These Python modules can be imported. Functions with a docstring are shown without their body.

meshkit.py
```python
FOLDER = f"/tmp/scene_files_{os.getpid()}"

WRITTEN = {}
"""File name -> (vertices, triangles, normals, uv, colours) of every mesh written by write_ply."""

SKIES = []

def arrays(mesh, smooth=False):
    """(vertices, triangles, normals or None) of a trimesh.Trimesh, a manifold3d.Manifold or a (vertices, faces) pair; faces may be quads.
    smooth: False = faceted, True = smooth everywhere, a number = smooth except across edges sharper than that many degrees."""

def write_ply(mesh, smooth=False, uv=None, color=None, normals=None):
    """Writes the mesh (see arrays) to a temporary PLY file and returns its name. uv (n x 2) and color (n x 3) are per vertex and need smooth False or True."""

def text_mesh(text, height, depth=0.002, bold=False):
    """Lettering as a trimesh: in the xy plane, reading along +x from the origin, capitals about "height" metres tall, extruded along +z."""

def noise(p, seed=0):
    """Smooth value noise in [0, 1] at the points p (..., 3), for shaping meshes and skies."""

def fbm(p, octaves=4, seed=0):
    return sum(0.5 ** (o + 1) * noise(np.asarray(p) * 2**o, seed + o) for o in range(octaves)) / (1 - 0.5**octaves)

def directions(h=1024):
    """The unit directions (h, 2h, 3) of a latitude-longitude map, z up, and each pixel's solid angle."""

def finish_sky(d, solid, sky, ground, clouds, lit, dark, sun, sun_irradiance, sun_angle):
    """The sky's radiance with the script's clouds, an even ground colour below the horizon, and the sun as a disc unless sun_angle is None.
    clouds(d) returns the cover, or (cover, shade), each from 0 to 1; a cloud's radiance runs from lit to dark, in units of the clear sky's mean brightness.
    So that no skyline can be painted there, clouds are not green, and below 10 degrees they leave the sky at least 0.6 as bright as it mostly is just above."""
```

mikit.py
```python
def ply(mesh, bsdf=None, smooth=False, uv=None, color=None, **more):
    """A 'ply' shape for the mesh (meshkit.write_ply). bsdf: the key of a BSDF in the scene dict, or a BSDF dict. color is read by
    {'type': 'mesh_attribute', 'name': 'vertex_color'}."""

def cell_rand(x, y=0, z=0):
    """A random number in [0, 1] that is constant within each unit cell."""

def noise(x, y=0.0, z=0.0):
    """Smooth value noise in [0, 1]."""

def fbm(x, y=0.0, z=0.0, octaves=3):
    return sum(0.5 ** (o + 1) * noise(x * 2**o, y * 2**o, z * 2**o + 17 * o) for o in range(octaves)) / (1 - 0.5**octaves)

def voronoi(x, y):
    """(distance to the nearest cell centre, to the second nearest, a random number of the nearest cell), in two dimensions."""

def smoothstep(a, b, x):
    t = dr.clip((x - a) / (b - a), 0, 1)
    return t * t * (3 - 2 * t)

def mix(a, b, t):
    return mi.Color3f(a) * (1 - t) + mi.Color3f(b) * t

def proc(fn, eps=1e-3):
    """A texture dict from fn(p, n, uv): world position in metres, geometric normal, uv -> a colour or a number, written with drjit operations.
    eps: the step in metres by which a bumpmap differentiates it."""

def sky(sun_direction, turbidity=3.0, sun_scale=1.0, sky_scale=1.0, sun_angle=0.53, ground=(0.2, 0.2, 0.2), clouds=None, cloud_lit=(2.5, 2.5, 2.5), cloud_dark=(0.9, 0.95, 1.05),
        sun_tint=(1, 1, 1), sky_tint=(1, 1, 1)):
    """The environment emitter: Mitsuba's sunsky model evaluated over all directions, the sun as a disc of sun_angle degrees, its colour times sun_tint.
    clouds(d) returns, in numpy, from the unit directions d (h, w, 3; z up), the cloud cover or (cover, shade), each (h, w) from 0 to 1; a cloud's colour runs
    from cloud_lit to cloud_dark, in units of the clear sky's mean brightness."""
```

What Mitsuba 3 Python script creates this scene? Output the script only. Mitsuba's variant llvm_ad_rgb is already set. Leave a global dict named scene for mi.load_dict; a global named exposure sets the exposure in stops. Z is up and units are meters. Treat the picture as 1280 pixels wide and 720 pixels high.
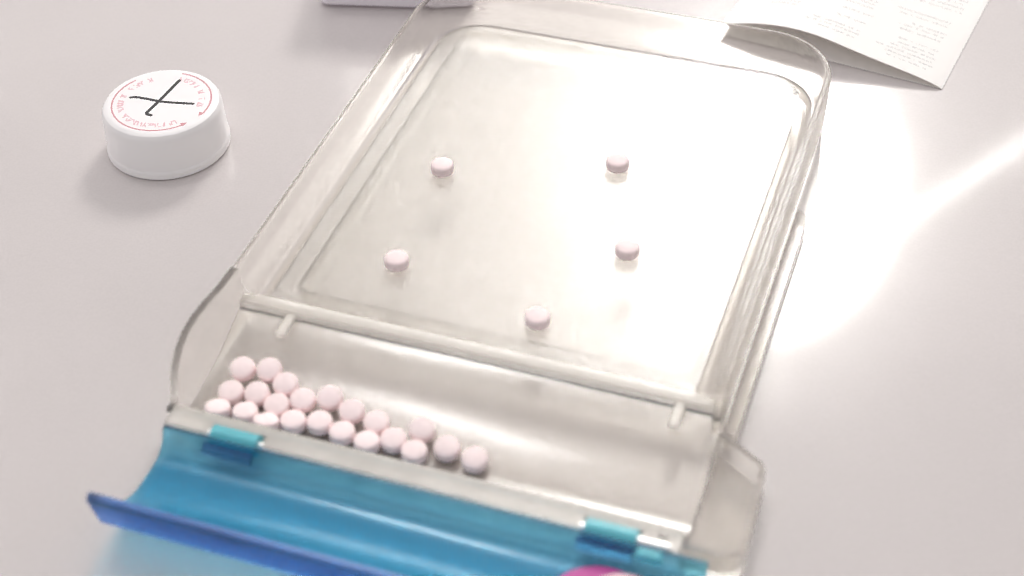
import math, random
import numpy as np, trimesh, manifold3d as m3, mitsuba as mi, mikit, meshkit
from shapely.geometry import LineString, Polygon, box as sbox
from shapely.ops import unary_union

T = mi.ScalarTransform4f
scene, labels = {}, {}
MM = 0.001
rng = random.Random(7)

# ------------------------------------------------------------------ camera, light, exposure
CAM = np.array([201.97, -311.48, 337.38])
FWD = np.array([-0.25551742, 0.69678661, -0.6702233])
UP = np.array([-0.20272287, 0.63921046, 0.74183113])
scene['camera'] = {'type': 'thinlens', 'fov': 34.98, 'fov_axis': 'x', 'near_clip': 0.02, 'far_clip': 30.0,
                   'aperture_radius': 0.0034, 'focus_distance': 0.545,
                   'to_world': T().look_at(origin=(CAM * MM).tolist(), target=((CAM + FWD * 400) * MM).tolist(), up=UP.tolist())}
exposure = 0.0
scene['room_light'] = {'type': 'constant', 'radiance': {'type': 'rgb', 'value': [0.57, 0.552, 0.550]}}


def lamp(name, center, toward, w, h, rgb, label, cat, shape='rectangle'):
    c = np.array(center, float)
    t = T().look_at(origin=c.tolist(), target=list(map(float, toward)), up=[0, 0.02, 1])
    scene[name] = {'type': shape, 'to_world': t @ T().scale([w / 2, h / 2, 1]),
                   'emitter': {'type': 'area', 'radiance': {'type': 'rgb', 'value': rgb}}}
    labels[name] = {'label': label, 'category': cat}


# broad ceiling panel overhead, a small strip fixture further on to the left, a bright lamp ahead whose reflection glares on the tray
lamp('ceiling_panel', (-0.2, 0.5, 1.9), (0.05, 0.1, 0), 1.5, 1.0, [1.8, 1.71, 1.70], 'wide white ceiling light panel straight above the table', 'ceiling light')
lamp('ceiling_strip', (-0.45, 0.46, 1.8), (0.05, 0.0, 0), 0.42, 0.07, [44, 43, 42], 'short bright ceiling strip light beyond the left of the table', 'ceiling light')
D0 = np.array([-0.119, 0.777, 0.618]); D0 /= np.linalg.norm(D0)
D1 = np.array([-0.231, 0.732, 0.639])
lamp('window_pane', np.array([0.080, 0.078, 0]) + D1 * 2.4, (0.080, 0.078, 0), 0.80, 0.66, [3.6, 3.5, 3.3], 'pale daylit window beyond the far side of the table', 'window')
lamp('window_lamp', np.array([0.137, 0.105, 0]) + D0 * 1.9, (0.137, 0.105, 0), 0.40, 0.46, [34, 33, 31.5], 'bright round lamp beyond the far side of the table', 'lamp', 'disk')

# a thin tube lamp far ahead on the right; its mirror image in the table's lacquer is the pale streak
q0, q1 = np.array([0.2095, 0.147, 0]) + np.array([0.006, 0.462, 0.337]) / 0.572 * 2.0, np.array([0.173, 0.091, 0]) + np.array([-0.029, 0.402, 0.337]) / 0.525 * 2.0
q0, q1 = q0 + (q0 - q1) * 0.8, q1 - (q0 - q1) * 0.22
scene['tube_lamp'] = {'type': 'cylinder', 'p0': q0.tolist(), 'p1': q1.tolist(), 'radius': 0.004, 'emitter': {'type': 'area', 'radiance': {'type': 'rgb', 'value': [68, 66, 61]}}}
labels['tube_lamp'] = {'label': 'thin white tube lamp hanging far beyond the table', 'category': 'lamp'}

# ------------------------------------------------------------------ materials
P, N, S, F = mikit.proc, mikit.noise, mikit.smoothstep, mikit.fbm


def table_color(p, n, uv):
    x, y = p.x * 1000, p.y * 1000
    v = F(x * 0.012, y * 0.012, 3.0) - 0.5
    f = N(x * 2.3, y * 2.3, 1.0) - 0.5
    return mi.Color3f(0.60, 0.562, 0.558) * (1 + 0.10 * v + 0.05 * f)


def table_rough(p, n, uv):
    x, y = p.x * 1000, p.y * 1000
    return 0.225 + 0.03 * (F(x * 0.03, y * 0.03, 9.0) - 0.5)


scene['mat_table'] = {'type': 'blendbsdf', 'weight': 0.5,
                      'a': {'type': 'principled', 'base_color': P(table_color), 'roughness': P(table_rough), 'specular': 0.5},
                      'b': {'type': 'roughplastic', 'distribution': 'ggx', 'alpha': 0.0042, 'int_ior': 1.5, 'diffuse_reflectance': P(table_color)}}
rgb = lambda *v: {'type': 'rgb', 'value': list(v)}
scene['mat_frosted'] = {'type': 'blendbsdf', 'weight': 0.34, 'a': {'type': 'roughdielectric', 'alpha': 0.2, 'int_ior': 1.36, 'ext_ior': 1.0}, 'b': {'type': 'twosided', 'bsdf': {'type': 'principled', 'base_color': rgb(0.89, 0.84, 0.765), 'roughness': 0.35}}}

clear = lambda alpha, ior: {'type': 'roughdielectric', 'distribution': 'ggx', 'alpha': alpha, 'int_ior': ior, 'ext_ior': 1.0, 'specular_transmittance': rgb(1.0, 0.993, 0.973)}
scene['mat_clear'] = clear(0.03, 1.2)
scene['mat_wall'] = clear(0.03, 1.10)
scene['mat_floor'] = clear(0.08, 1.48)
scene['mat_trough'] = clear(0.028, 1.45)
scene['mat_blue'] = {'type': 'roughdielectric', 'distribution': 'ggx', 'alpha': 0.022, 'int_ior': 1.45, 'ext_ior': 1.0,
                     'specular_transmittance': rgb(0.50, 0.855, 0.985)}
scene['mat_pin'] = {'type': 'principled', 'base_color': rgb(0.86, 0.85, 0.83), 'metallic': 0.85, 'roughness': 0.3}
scene['mat_cyan'] = {'type': 'blendbsdf', 'weight': 0.55, 'a': {'type': 'roughdielectric', 'alpha': 0.08, 'int_ior': 1.4, 'ext_ior': 1.0, 'specular_transmittance': rgb(0.72, 0.97, 1.0)},
                     'b': {'type': 'twosided', 'bsdf': {'type': 'principled', 'base_color': rgb(0.17, 0.66, 0.75), 'roughness': 0.3}}}
scene['mat_blue_tongue'] = {'type': 'roughdielectric', 'distribution': 'ggx', 'alpha': 0.08, 'int_ior': 1.45, 'ext_ior': 1.0, 'specular_transmittance': rgb(0.62, 0.78, 0.97)}
scene['mat_blue_deep'] = {'type': 'roughdielectric', 'distribution': 'ggx', 'alpha': 0.08, 'int_ior': 1.49, 'ext_ior': 1.0,
                          'specular_transmittance': rgb(0.40, 0.60, 0.96)}
scene['mat_cap'] = {'type': 'principled', 'base_color': rgb(0.86, 0.845, 0.85), 'roughness': 0.38, 'specular': 0.5}
scene['mat_box'] = {'type': 'principled', 'base_color': rgb(0.80, 0.76, 0.82), 'roughness': 0.4, 'specular': 0.5}


def pill_color(p, n, uv):
    x, y, z = p.x * 1000, p.y * 1000, p.z * 1000
    return mi.Color3f(0.95, 0.80, 0.80) * (1 + 0.08 * (N(x * 3.1, y * 3.1, z * 3.1) - 0.5) + 0.10 * (N(x * 0.13, y * 0.13, 4.0) - 0.5))


scene['mat_pill'] = {'type': 'principled', 'base_color': P(pill_color), 'roughness': 0.6, 'specular': 0.35}
scene['mat_ink'] = {'type': 'principled', 'base_color': rgb(0.035, 0.033, 0.036), 'roughness': 0.6}
scene['mat_red_print'] = {'type': 'principled', 'base_color': rgb(0.62, 0.30, 0.33), 'roughness': 0.6}
scene['mat_pink_print'] = {'type': 'principled', 'base_color': rgb(0.74, 0.47, 0.51), 'roughness': 0.6}
scene['mat_magenta'] = {'type': 'principled', 'base_color': rgb(0.52, 0.045, 0.30), 'roughness': 0.35}
scene['mat_pale_pink'] = {'type': 'principled', 'base_color': rgb(0.72, 0.45, 0.52), 'roughness': 0.3}
scene['mat_paper'] = {'type': 'twosided', 'bsdf': {'type': 'principled', 'base_color': rgb(0.90, 0.88, 0.86), 'roughness': 0.8, 'specular': 0.2}}
scene['mat_print'] = {'type': 'twosided', 'bsdf': {'type': 'diffuse', 'reflectance': rgb(0.64, 0.63, 0.63)}}


# ------------------------------------------------------------------ mesh helpers (millimetres)
def tm(m):
    if isinstance(m, m3.Manifold):
        q = m.to_mesh()
        return trimesh.Trimesh(np.array(q.vert_properties[:, :3], float), np.array(q.tri_verts), process=False)
    return m


def put(key, mesh, mat, smooth=30):
    t = tm(mesh).copy()
    t.vertices = t.vertices * MM
    scene[key] = mikit.ply(t, mat, smooth=smooth)
    return key


def tag(key, label, cat=None, group=None, kind=None):
    d = {'label': label}
    if cat: d['category'] = cat
    if group: d['group'] = group
    if kind: d['kind'] = kind
    labels[key] = d


def ring(x0, x1, y0, y1, rf, rb, n=14):
    """Rounded rectangle, counter-clockwise: front corners of radius rf, back corners of radius rb."""
    out = []
    for cx, cy, r, a0 in ((x1 - rf, y0 + rf, rf, -90), (x1 - rb, y1 - rb, rb, 0), (x0 + rb, y1 - rb, rb, 90), (x0 + rf, y0 + rf, rf, 180)):
        for k in range(n + 1):
            a = math.radians(a0 + 90 * k / n)
            out.append((cx + r * math.cos(a), cy + r * math.sin(a)))
    return np.array(out)


def loft(levels):
    """Closed solid through rings of equal length at rising heights."""
    n = len(levels[0][0])
    v = np.vstack([np.column_stack([p, np.full(n, z)]) for p, z in levels])
    f = []
    for k in range(len(levels) - 1):
        a, b = k * n, (k + 1) * n
        for i in range(n):
            j = (i + 1) % n
            f += [(a + i, a + j, b + j), (a + i, b + j, b + i)]
    v = np.vstack([v, [*levels[0][0].mean(0), levels[0][1]], [*levels[-1][0].mean(0), levels[-1][1]]])
    t, lo, hi = (len(levels) - 1) * n, len(v) - 2, len(v) - 1
    for i in range(n):
        j = (i + 1) % n
        f += [(j, i, lo), (t + i, t + j, hi)]
    return m3.Manifold(m3.Mesh(np.array(v, np.float32), np.array(f, np.uint32)))


def prism_x(poly, x0, x1):
    """A polygon given in (y, z), pushed from x0 to x1."""
    t = trimesh.creation.extrude_polygon(poly, x1 - x0, engine='earcut')
    v = t.vertices.copy()
    t.vertices = np.column_stack([v[:, 2] + x0, v[:, 0], v[:, 1]])
    return t


def rbar(x0, x1, y0, y1, z0, z1, r=0.5):
    """A bar with rounded edges."""
    s = [m3.Manifold.sphere(r, 12).translate([x, y, z]) for x in (x0 + r, x1 - r) for y in (y0 + r, y1 - r) for z in (z0 + r, z1 - r)]
    return m3.Manifold.batch_hull(s)


def lathe(profile, n=72):
    return trimesh.creation.revolve(np.array(profile, float), sections=n)


def stroke(points, w, z0, z1):
    return trimesh.creation.extrude_polygon(LineString(points).buffer(w / 2, quad_segs=4), z1 - z0, engine='earcut').apply_translation([0, 0, z0])


# ------------------------------------------------------------------ table
g = trimesh.creation.box([3.0, 3.0, 0.03]); g.apply_translation([0.05, 0.2, -0.015])
scene['tabletop'] = mikit.ply(g, 'mat_table')
tag('tabletop', 'pale lavender grey tabletop with a satin sheen', kind='structure')

# ------------------------------------------------------------------ the counting tray
W, D, H, ZF = 150.0, 170.0, 23.0, 11.3
tray = 'pill_counting_tray'
tag(tray, 'clear plastic pill counting tray with an open blue lid', 'pill counting tray')


def shell(i, y0=0.0, rf=0.02, base=25.0):
    return ring(i, W - i, y0, D - i, rf, max(base - i, 2.0))


outer = loft([(shell(1.6), 0.3), (shell(0.9), 1.2), (shell(0.7), 3), (shell(0.1), 21.6), (shell(0.25), 22.4), (shell(0.7), 23.0)])
lv = []
for k in range(9):                                                  # fillet of 7 mm from the floor into the walls
    a = math.radians(90 * k / 8)
    lv.append((shell(2.5 + 7 * (1 - math.sin(a)), -6.0), ZF + 7 * (1 - math.cos(a))))
lv += [(shell(2.3, -6.0), 22.2), (shell(2.0, -6.0), 22.7), (shell(1.5, -6.0), 23.05), (shell(1.5, -6.0), 25)]
under = [(shell(3.6, -6.0), -1.0)]
for k in range(7):
    a = math.radians(90 * k / 6)
    under.append((shell(3.4 + 5 * (1 - math.cos(a)), -6.0), 4.0 + 5.1 * math.sin(a)))
platform = outer - loft(lv) - loft(under)
core = lambda i: loft([(shell(i, -6.0), -2), (shell(i, -6.0), 30)])
put(tray + '__platform', platform ^ core(9.62), 'mat_floor', False)
put(tray + '__side_wall', platform - core(9.58), 'mat_wall')
labels[tray + '__side_wall'] = {'label': 'raised clear wall round three sides, with rounded far corners'}
labels[tray + '__platform'] = {'label': 'flat clear counting platform in the middle of the tray'}

# rectangular foot rib under the platform
rib = loft([(ring(15, 138, 8, 158, 4, 4), 2.2), (ring(15, 138, 8, 158, 4, 4), 8.9)]) - loft([(ring(15.9, 137.1, 8.9, 157.1, 3.2, 3.2), 0), (ring(15.9, 137.1, 8.9, 157.1, 3.2, 3.2), 12)])
put(tray + '__foot_rib', rib, 'mat_clear')
# the drop edge between platform and trough
rg = Polygon([(-3.0, 7.0), (-0.08, 7.0), (-0.08, 11.36), (1.4, 11.36), (1.6, 11.6), (1.3, 12.0), (-2.5, 12.0), (-3.1, 11.4)])
put(tray + '__ridge', prism_x(rg, 2.4, 149.6), 'mat_frosted')
labels[tray + '__ridge'] = {'label': 'cream tinted clear ridge between platform and trough'}
for x in (19.5, 137.8):
    k = tray + '__lug' + ('' if x < 50 else '_001')
    put(k, rbar(x - 1.6, x + 1.6, -12.5, -3.15, 9.9, 11.7, 0.7), 'mat_frosted')
# side rail at the right foot
rail = Polygon([(150.3, -4), (154.0, -4), (154.0, 92), (153.4, 95.5), (152, 97.4), (150.3, 98)])
put(tray + '__side_rail', trimesh.creation.extrude_polygon(rail, 4.2, engine='earcut').apply_translation([0, 0, 0.3]), 'mat_clear')

# trough: a shallow arc, its front wall and the ledge that carries the hinges
from scipy.interpolate import CubicSpline
tc = np.array([(-44.6, 8.2), (-43.9, 5.4), (-42.3, 3.3), (-39.5, 2.1), (-36.0, 1.75), (-30.0, 2.3), (-22, 3.75), (-16, 5.5), (-9, 8.0), (-3.3, 9.7)])
top = CubicSpline(np.r_[0, np.cumsum(np.linalg.norm(np.diff(tc, axis=0), axis=1))], tc)
top = top(np.linspace(0, top.x[-1], 61))
nrm = np.gradient(top, axis=0); nrm = np.column_stack([nrm[:, 1], -nrm[:, 0]]) / np.linalg.norm(nrm, axis=1, keepdims=True)
bot = top + nrm * 1.4
sec = Polygon([tuple(p) for p in top[::-1]] + [(-45.6, 8.3), (-46.0, 8.0), (-46.0, 6.5)] + [tuple(p) for p in bot if p[1] < 6.3 or p[0] > -30])
sec = sec.intersection(sbox(-60, 0.25, -3.3, 12)).buffer(0.25).buffer(-0.25)
trough = m3.Manifold(m3.Mesh(np.array((q := prism_x(sec, 2.35, 149.9)).vertices, np.float32), np.array(q.faces, np.uint32)))
lg = [m3.Manifold(m3.Mesh(np.array((q := prism_x(Polygon([(-46.05, 6.4), (-46.05, 8.32), (-44.3, 8.32), (-44.5, 8.6), (-45, 8.8), (-51.4, 8.7), (-51.9, 8.2), (-51.9, 6.4)]), 2.35, 149.9)).vertices, np.float32), np.array(q.faces, np.uint32)))]
for x0, x1 in ((16.2, 32.2), (123.6, 139.8), (143.5, 146.5)):       # notches for the hinge clips
    lg[0] = lg[0] - m3.Manifold.cube([x1 - x0, 6.6, 10]).translate([x0, -54.5, 3])
put(tray + '__trough', trough, 'mat_trough')
put(tray + '__hinge_ledge', lg[0], 'mat_frosted')
labels[tray + '__hinge_ledge'] = {'label': 'narrow cream tinted ledge along the front of the trough'}
labels[tray + '__trough'] = {'label': 'shallow curved clear trough holding the heaped pills'}

# left end plate with its rounded outline
pl = [(-0.06, 0.6), (-0.06, 22.9), (-10, 23.3), (-18, 24.6), (-25, 25.2), (-31, 24.6), (-36, 22.3), (-39.6, 18.6), (-41.8, 14.5), (-43.2, 9.2), (-44.2, 8.35), (-51.4, 8.35), (-51.9, 7.8), (-51.9, 6.6), (-46, 6.2), (-44, 3), (-38, 0.6)]
pl = Polygon(pl).buffer(-1.2).buffer(1.2, quad_segs=6)
put(tray + '__end_plate', prism_x(pl, 0.1, 2.3), 'mat_clear')
labels[tray + '__end_plate'] = {'label': 'left end plate of the trough with a rounded top edge'}

# right cheek and pouring spout
cheek = Polygon([(-0.1, 0.6), (-0.1, 22.9), (-4.6, 22.9), (-6.6, 21.5), (-8.6, 10.2), (-9.4, 0.6)])
put(tray + '__cheek', prism_x(cheek, 147.7, 149.95), 'mat_clear')
walls = Polygon([(150.2, -9.4), (152.0, -9.6), (163.8, -16.6), (165.2, -19.0), (166.2, -46.0), (165.6, -48.8), (160.6, -51.3), (150.2, -51.3)])
inner = walls.buffer(-1.7).union(sbox(149, -49.6, 152.2, -11.2))
m3x = lambda poly, h, z: (lambda t: m3.Manifold(m3.Mesh(np.array(t.vertices, np.float32), np.array(t.faces, np.uint32))).translate([0, 0, z]))(trimesh.creation.extrude_polygon(poly, h, engine='earcut'))
spout = m3x(walls, 9.4, 0.5) - m3x(inner, 12, 2.1)
put(tray + '__pouring_spout', spout, 'mat_clear')
labels[tray + '__pouring_spout'] = {'label': 'clear pouring spout at the right end of the trough'}

# blue lid, opened outwards and lying hollow side up
lid = tray + '__lid'
cv = np.array([(-53.6, 8.6), (-54.6, 5.6), (-56.6, 3.2), (-59.8, 1.7), (-64.5, 1.25), (-70, 1.3), (-75, 2.4), (-80, 5.0), (-84, 8.8), (-86.8, 13.2), (-88.2, 17.6)])
tt = np.linspace(0, len(cv) - 1, 61)
cvs = CubicSpline(np.arange(len(cv)), cv)(tt)
put(lid, prism_x(LineString(cvs).buffer(0.85, quad_segs=5), 3.4, 158.0), 'mat_blue')
labels[lid] = {'label': 'translucent blue lid lying open with its hollow side up'}
lipz = Polygon([(-89.4, 11.6), (-91.0, 12.0), (-91.0, 19.6), (-90.4, 20.4), (-89.2, 20.6), (-88.6, 19.8), (-89.1, 18.4)]).buffer(0.15)
lip = prism_x(lipz, 3.0, 158.0)
m = lip.vertices[:, 0] < 4
lip.vertices[m & (lip.vertices[:, 2] < 14), 0] += 2.6
put(lid + '__front_lip', lip, 'mat_blue_deep')
labels[lid + '__front_lip'] = {'label': 'thick dark blue front lip of the open lid'}
for x in (24.2, 131.8):
    k = tray + '__hinge_clip' + ('' if x < 50 else '_001')
    yc, zc = -51.0, 7.7
    o = Polygon([(yc + 3.0 * math.cos(a), zc + 3.0 * math.sin(a)) for a in np.linspace(0, 2 * math.pi, 29)[:-1]])
    o = o.difference(Polygon([(yc + 1.7 * math.cos(a), zc + 1.7 * math.sin(a)) for a in np.linspace(0, 2 * math.pi, 21)[:-1]]))
    put(k, prism_x(o, x - 6.9, x + 6.9), 'mat_cyan')
    put(tray + '__hinge_pin' + ('' if x < 50 else '_001'), trimesh.creation.cylinder(1.45, segment=[[x - 8.4, yc, zc], [x + (8.4 if x < 50 else 15.4), yc, zc]], sections=20), 'mat_pin')
for x in (23.4, 131.0):                                             # tongues that join the lid to its clips
    put(lid + '__hinge_tongue' + ('' if x < 50 else '_001'), prism_x(Polygon([(-54.2, 8.0), (-55.8, 6.9), (-56.6, 5.6), (-56.3, 5.2), (-55.4, 5.6), (-54.4, 6.2)]).buffer(0.25), x - 7.4, x + 7.4), 'mat_blue_tongue')
put(lid + '__edge_tab', rbar(139.6, 146.4, -56.6, -53.4, 7.0, 9.4, 0.6), 'mat_cyan')
# pink oval badge inside the lid
th = np.linspace(0, 2 * math.pi, 41)[:-1]
bd = loft([(np.column_stack([134.5 + 13.5 * s * np.cos(th), -69.6 + 11.6 * s * np.sin(th)]), z) for s, z in ((1, 2.35), (1, 3.4), (0.97, 3.8), (0.9, 4.0))])
put(lid + '__badge', bd, 'mat_magenta')
bd = loft([(np.column_stack([140.0 + 10.4 * s * np.cos(th), -69.4 + 10.4 * s * np.sin(th)]), z) for s, z in ((1, 4.02), (1, 4.4), (0.92, 4.8), (0.7, 5.1))])
put(lid + '__badge__badge_face', bd, 'mat_pale_pink')
labels[lid + '__badge'] = {'label': 'magenta rimmed pale pink oval at the lower picture edge'}

# ------------------------------------------------------------------ pills
pill_mesh = lathe([(0, -2.15), (1.3, -2.09), (2.4, -1.93), (3.1, -1.74), (3.42, -1.55), (3.6, -1.3), (3.68, -1.0), (3.7, -0.7), (3.7, 0.7), (3.68, 1.0), (3.6, 1.3), (3.42, 1.55), (3.1, 1.74), (2.4, 1.93), (1.3, 2.09), (0, 2.15)], 48)
pill_mesh.vertices *= MM
pill_ply = mikit.ply(pill_mesh, 'mat_pill', smooth=True)
count = [0]


def pill(x, y, z, tilt, label, group):
    key = 'pill' if count[0] == 0 else f'pill_{count[0]:03d}'
    count[0] += 1
    t = T().translate([x * MM, y * MM, z * MM]) @ T().rotate([1, 0, 0], tilt) @ T().rotate([0, 0, 1], rng.uniform(0, 360))
    scene[key] = {**pill_ply, 'to_world': t}
    tag(key, label, 'pill', group)


flat = [((553, 209), 'pale pink pill at the back left of the clear platform'), ((772, 204), 'pink pill at the back right of the clear platform, shaded in front'),
        ((784, 312), 'pink pill in the glare on the right, middle of the platform'), ((496, 326), 'pale pink pill lying leftmost on the clear platform'),
        ((672, 398), 'pink pill on the platform nearest the ridge above the trough')]
for (x, y), (_, lab) in zip([(37.9, 73.7), (91.5, 92.7), (106.3, 52.4), (41.1, 26.3), (89.9, 15.0)], flat):
    pill(x, y, ZF + 2.17, 0, lab, 'pills spread on the counting platform')
heap = [(12.61, -23.65, 5.68, 12.24, 'pink pill highest on the left of the heap, nearest the end plate'),
        (20.43, -22.03, 6.06, 13.96, 'pink pill at the top of the heap, second from the left'),
        (27.06, -25.35, 5.34, 10.74, 'pink pill at the top of the heap, third from the left'),
        (12.85, -32.07, 4.29, 7.17, 'leftmost pink pill in the middle row of the heap'),
        (20.35, -30.51, 4.5, 8.15, 'pink pill second from left in the middle row of the heap'),
        (34.02, -29.01, 4.72, 8.62, 'pink pill in the back row just left of the large gap to the top'),
        (41.27, -26.19, 5.18, 10.12, 'pink pill standing out behind the middle of the heap'),
        (49.06, -28.86, 4.74, 8.68, 'pink pill in the back row, right of the one standing out'),
        (57.31, -30.51, 4.5, 8.15, 'pink pill in the back row, second right of the one standing out'),
        (12.2, -39.49, 4.42, -15.81, 'pink pill against the trough rim, leftmost of the front row'),
        (20.2, -38.12, 4.13, -7.97, 'pink pill against the rim, second from left in the front row'),
        (27.61, -32.83, 4.2, 6.34, 'pink pill third from left in the middle row of the heap'),
        (27.7, -40.26, 4.69, -24.0, 'pink pill against the rim, third from left in the front row'),
        (34.58, -36.94, 4.02, -3.02, 'pink pill against the rim, fourth from left in the front row'),
        (41.82, -34.95, 4.02, 2.63, 'pink pill in the front row with open rim below it, fifth from left'),
        (49.43, -36.67, 4.01, -2.08, 'pink pill against the rim, sixth from left in the front row'),
        (57.45, -38.01, 4.12, -7.47, 'pink pill against the rim, seventh from left in the front row'),
        (64.17, -34.78, 4.03, 3.0, 'pink pill in the front row, eighth from left'),
        (70.58, -29.23, 4.69, 8.54, 'pink pill set back near the right end of the heap'),
        (71.29, -37.21, 4.04, -4.02, 'pink pill at the rim below the set back one, right end of heap'),
        (79.44, -33.17, 4.16, 5.88, 'second pink pill from the right end of the row in the trough'),
        (88.18, -34.59, 4.04, 3.39, 'rightmost pink pill in the trough, alone at the end')]
for x, y, z, a, lab in heap:
    pill(x, y, z + 0.1, a + rng.uniform(1, 9), lab, 'pills heaped in the trough')

# ------------------------------------------------------------------ bottle cap
CX, CY, CH = -64.0, 74.0, 17.85
cap = 'bottle_cap'
tag(cap, 'round white bottle cap with a hand drawn black X on top', 'bottle cap')
body = lathe([(0, 0.25), (20.7, 0.25), (21.1, 0.7), (21.15, 2.4), (20.95, 3.1), (20.7, 3.5), (20.3, 15.1), (20.05, 16.3), (19.4, 17.25), (18.5, 17.7), (17.6, 17.85), (0, 17.85)], 120)
labels[cap]['label'] = 'round white bottle cap with a hand drawn black X on top'
put(cap + '__body', body.apply_translation([CX, CY, 0]), 'mat_cap', 28)
z0, z1 = CH - 0.05, CH + 0.06
xm = unary_union([LineString([(0.2, 12.8), (-0.25, 6.5), (-0.7, 0), (-1.2, -4.4), (-1.5, -7.4), (-0.9, -8.2), (0.6, -8.2)]).buffer(0.58), LineString([(-11, -1.1), (-9.6, -0.4), (-5, -0.2), (-0.6, -0.3), (5, 0.6), (11.1, 1.9)]).buffer(0.56)])
put(cap + '__cross_mark', trimesh.creation.extrude_polygon(xm, z1 - z0 + 0.02, engine='earcut').apply_translation([CX, CY, z0]), 'mat_ink')
labels[cap + '__cross_mark'] = {'label': 'black pen strokes crossing as an X'}
arcp = lambda a, b, r: [(r * math.cos(math.radians(t)), r * math.sin(math.radians(t))) for t in np.linspace(a, b, 60)]


def tri(a, r, s):
    c, dr = math.radians(a), np.array([math.cos(math.radians(a)), math.sin(math.radians(a))])
    tg = np.array([-dr[1], dr[0]]) * s
    return Polygon([dr * (r + 1.0), dr * (r - 1.0), dr * r + tg * 2.2])


arrows = unary_union([LineString(arcp(150, 322, 16.6)).buffer(0.27), tri(322, 16.3, 1), LineString(arcp(92, -6, 16.9)).buffer(0.26), tri(-6, 16.4, -1)])
put(cap + '__red_arrows', trimesh.util.concatenate([trimesh.creation.extrude_polygon(p, z1 - z0, engine='earcut') for p in arrows.geoms]).apply_translation([CX, CY, z0]), 'mat_red_print')
labels[cap + '__red_arrows'] = {'label': 'two thin red curved arrows round the edge of the cap'}
marks = []                                                          # faint pink lettering, too blurred to read
for a in list(np.arange(130, 320, 5.2)) + list(np.arange(88, 4, -5.4)):
    if rng.random() < 0.12: continue
    tot = []
    for j in range(rng.choice((2, 3, 3))):
        u0, v0, u1, v1 = rng.uniform(-0.55, 0.55), rng.choice((-0.9, 0, 0.9)), rng.uniform(-0.55, 0.55), rng.choice((-0.9, 0.9))
        tot.append(LineString([(u0, v0), (u1, v1 + 0.05)]).buffer(0.22))
    gl = unary_union(tot)
    t = math.radians(a - 90)
    from shapely import affinity
    gl = affinity.translate(affinity.rotate(gl, a - 90, origin=(0, 0)), 13.7 * math.cos(math.radians(a)), 13.7 * math.sin(math.radians(a)))
    marks.append(gl)
marks = unary_union(marks)
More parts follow.
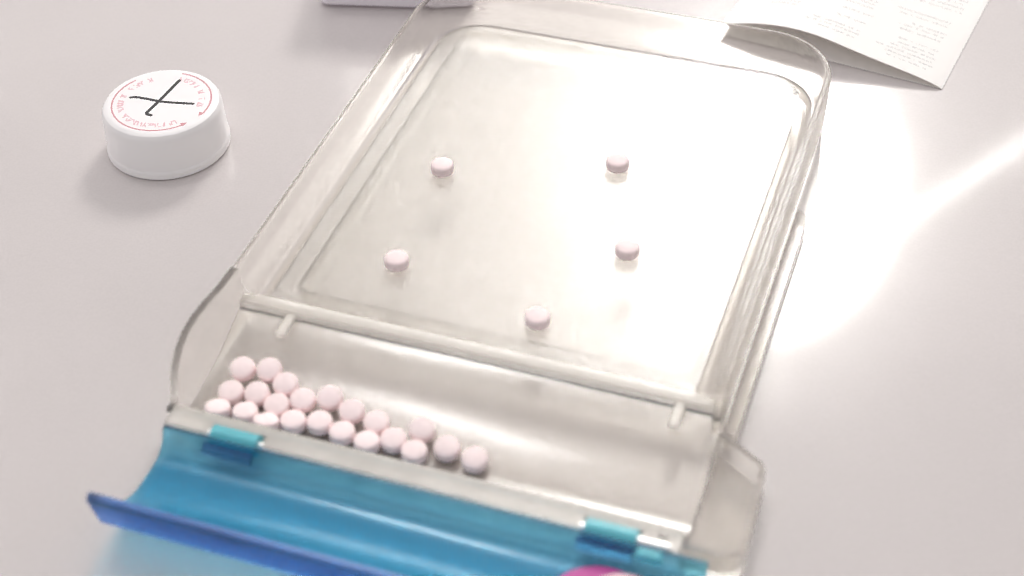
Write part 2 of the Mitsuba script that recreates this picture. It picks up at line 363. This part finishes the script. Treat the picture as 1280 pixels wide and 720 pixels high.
put(cap + '__lettering', trimesh.util.concatenate([trimesh.creation.extrude_polygon(p, z1 - z0 - 0.02, engine='earcut') for p in marks.geoms]).apply_translation([CX, CY, z0]), 'mat_pink_print')
labels[cap + '__lettering'] = {'label': 'faint pink lettering curving round the cap top'}

# ------------------------------------------------------------------ folded paper leaflet
leaf = 'folded_leaflet'
tag(leaf, 'folded white paper leaflet with faint print behind the tray', 'leaflet')
AX = np.array([-0.9906, 0.137]); AY = np.array([0.137, 0.9906]); O = np.array([184.6, 184.3])
lift = lambda u, v: 0.45 + 5.7 * (np.clip(u, 0.01, 95) / 24) ** 0.74 * (1 - 0.75 * np.clip((u - 42) / 44, 0, 1) ** 1.5) * np.exp(-v / 75.0) * (1 - 0.08 * np.sin(u / 13.0))


def sheet(fn, nu, nv, w, h, u0=0.0, v0=0.0, thick=0.22):
    u, v = np.meshgrid(np.linspace(u0, w, nu), np.linspace(v0, h, nv), indexing='ij')
    xy = O + u[..., None] * AX + v[..., None] * AY
    z = fn(u, v)
    topv = np.concatenate([xy, z[..., None]], -1).reshape(-1, 3)
    botv = topv - [0, 0, thick]
    idx = np.arange(nu * nv).reshape(nu, nv); n = nu * nv
    f = []
    for i in range(nu - 1):
        for j in range(nv - 1):
            a, b, c, d = idx[i, j], idx[i + 1, j], idx[i + 1, j + 1], idx[i, j + 1]
            f += [(a, c, b), (a, d, c), (a + n, b + n, c + n), (a + n, c + n, d + n)]
    rim = list(idx[:, 0]) + list(idx[-1, 1:]) + list(idx[-2::-1, -1]) + list(idx[0, -2:0:-1])
    for a, b in zip(rim, rim[1:] + rim[:1]):
        f += [(a, b, b + n), (a, b + n, a + n)]
    t = trimesh.Trimesh(np.vstack([topv, botv]), f, process=False)
    return t


put(leaf + '__upper_sheet', sheet(lift, 40, 40, 84, 120), 'mat_paper', 40)
put(leaf + '__lower_sheet', sheet(lambda u, v: 0.30 + 0 * u, 12, 12, 82, 118, 0.8, 0.4, 0.2), 'mat_paper', 40)
# print: rows of small unreadable marks running along the sheet, lying on its curve
pr = []
for col, (ua, ub) in enumerate(((6, 30), (34, 56), (60, 80))):
    v = 6.0 + 2 * col
    while v < 80:
        if rng.random() < 0.8:
            u = ua + rng.uniform(0, 3)
            end = ub - rng.uniform(0, 10)
            while u < end:
                L = rng.uniform(0.5, 1.7)
                pr.append((u, v, L, rng.uniform(0.45, 0.8)))
                u += L + rng.choice((0.35, 0.4, 0.45, 1.3))
        v += rng.choice((2.6, 2.6, 3.0, 6.5))
vs, fs = [], []
for u, v, L, h in pr:
    c = [(u, v), (u + L, v), (u + L, v + h), (u, v + h)]
    k = len(vs)
    for a, b in c:
        p = O + a * AX + b * AY
        vs.append((p[0], p[1], float(lift(np.array(a), np.array(b))) + 0.05))
    for a, b in c:
        p = O + a * AX + b * AY
        vs.append((p[0], p[1], float(lift(np.array(a), np.array(b))) - 0.05))
    fs += [(k, k + 2, k + 1), (k, k + 3, k + 2)]
    for i in range(4):
        j = (i + 1) % 4
        fs += [(k + i, k + j, k + j + 4), (k + i, k + j + 4, k + i + 4)]
put(leaf + '__print', trimesh.Trimesh(np.array(vs), np.array(fs), process=False), 'mat_print', False)
labels[leaf + '__print'] = {'label': 'faint rows of grey print', 'kind': 'stuff'}

# ------------------------------------------------------------------ white box at the upper edge
bx = 'plastic_box'
tag(bx, 'white rounded plastic box cut off by the upper picture edge', 'plastic box')
s = [m3.Manifold.sphere(4.0, 32).scale([1, 1, 0.5]).translate([x, y, z]) for x in (4, 56) for y in (4, 41) for z in (2.2, 16)]
tb = m3.Manifold.batch_hull(s)
tl = m3.Manifold.batch_hull([m3.Manifold.sphere(3.0, 32).translate([x, y, z]) for x in (3.0, 57.0) for y in (3.0, 42.0) for z in (20.6, 26)])
mv = lambda t: t.rotate([0, 0, 13.5]).translate([-50, 169, 0])
put(bx + '__base', mv(tb), 'mat_box', 40)
put(bx + '__box_lid', mv(tl), 'mat_box', 40)
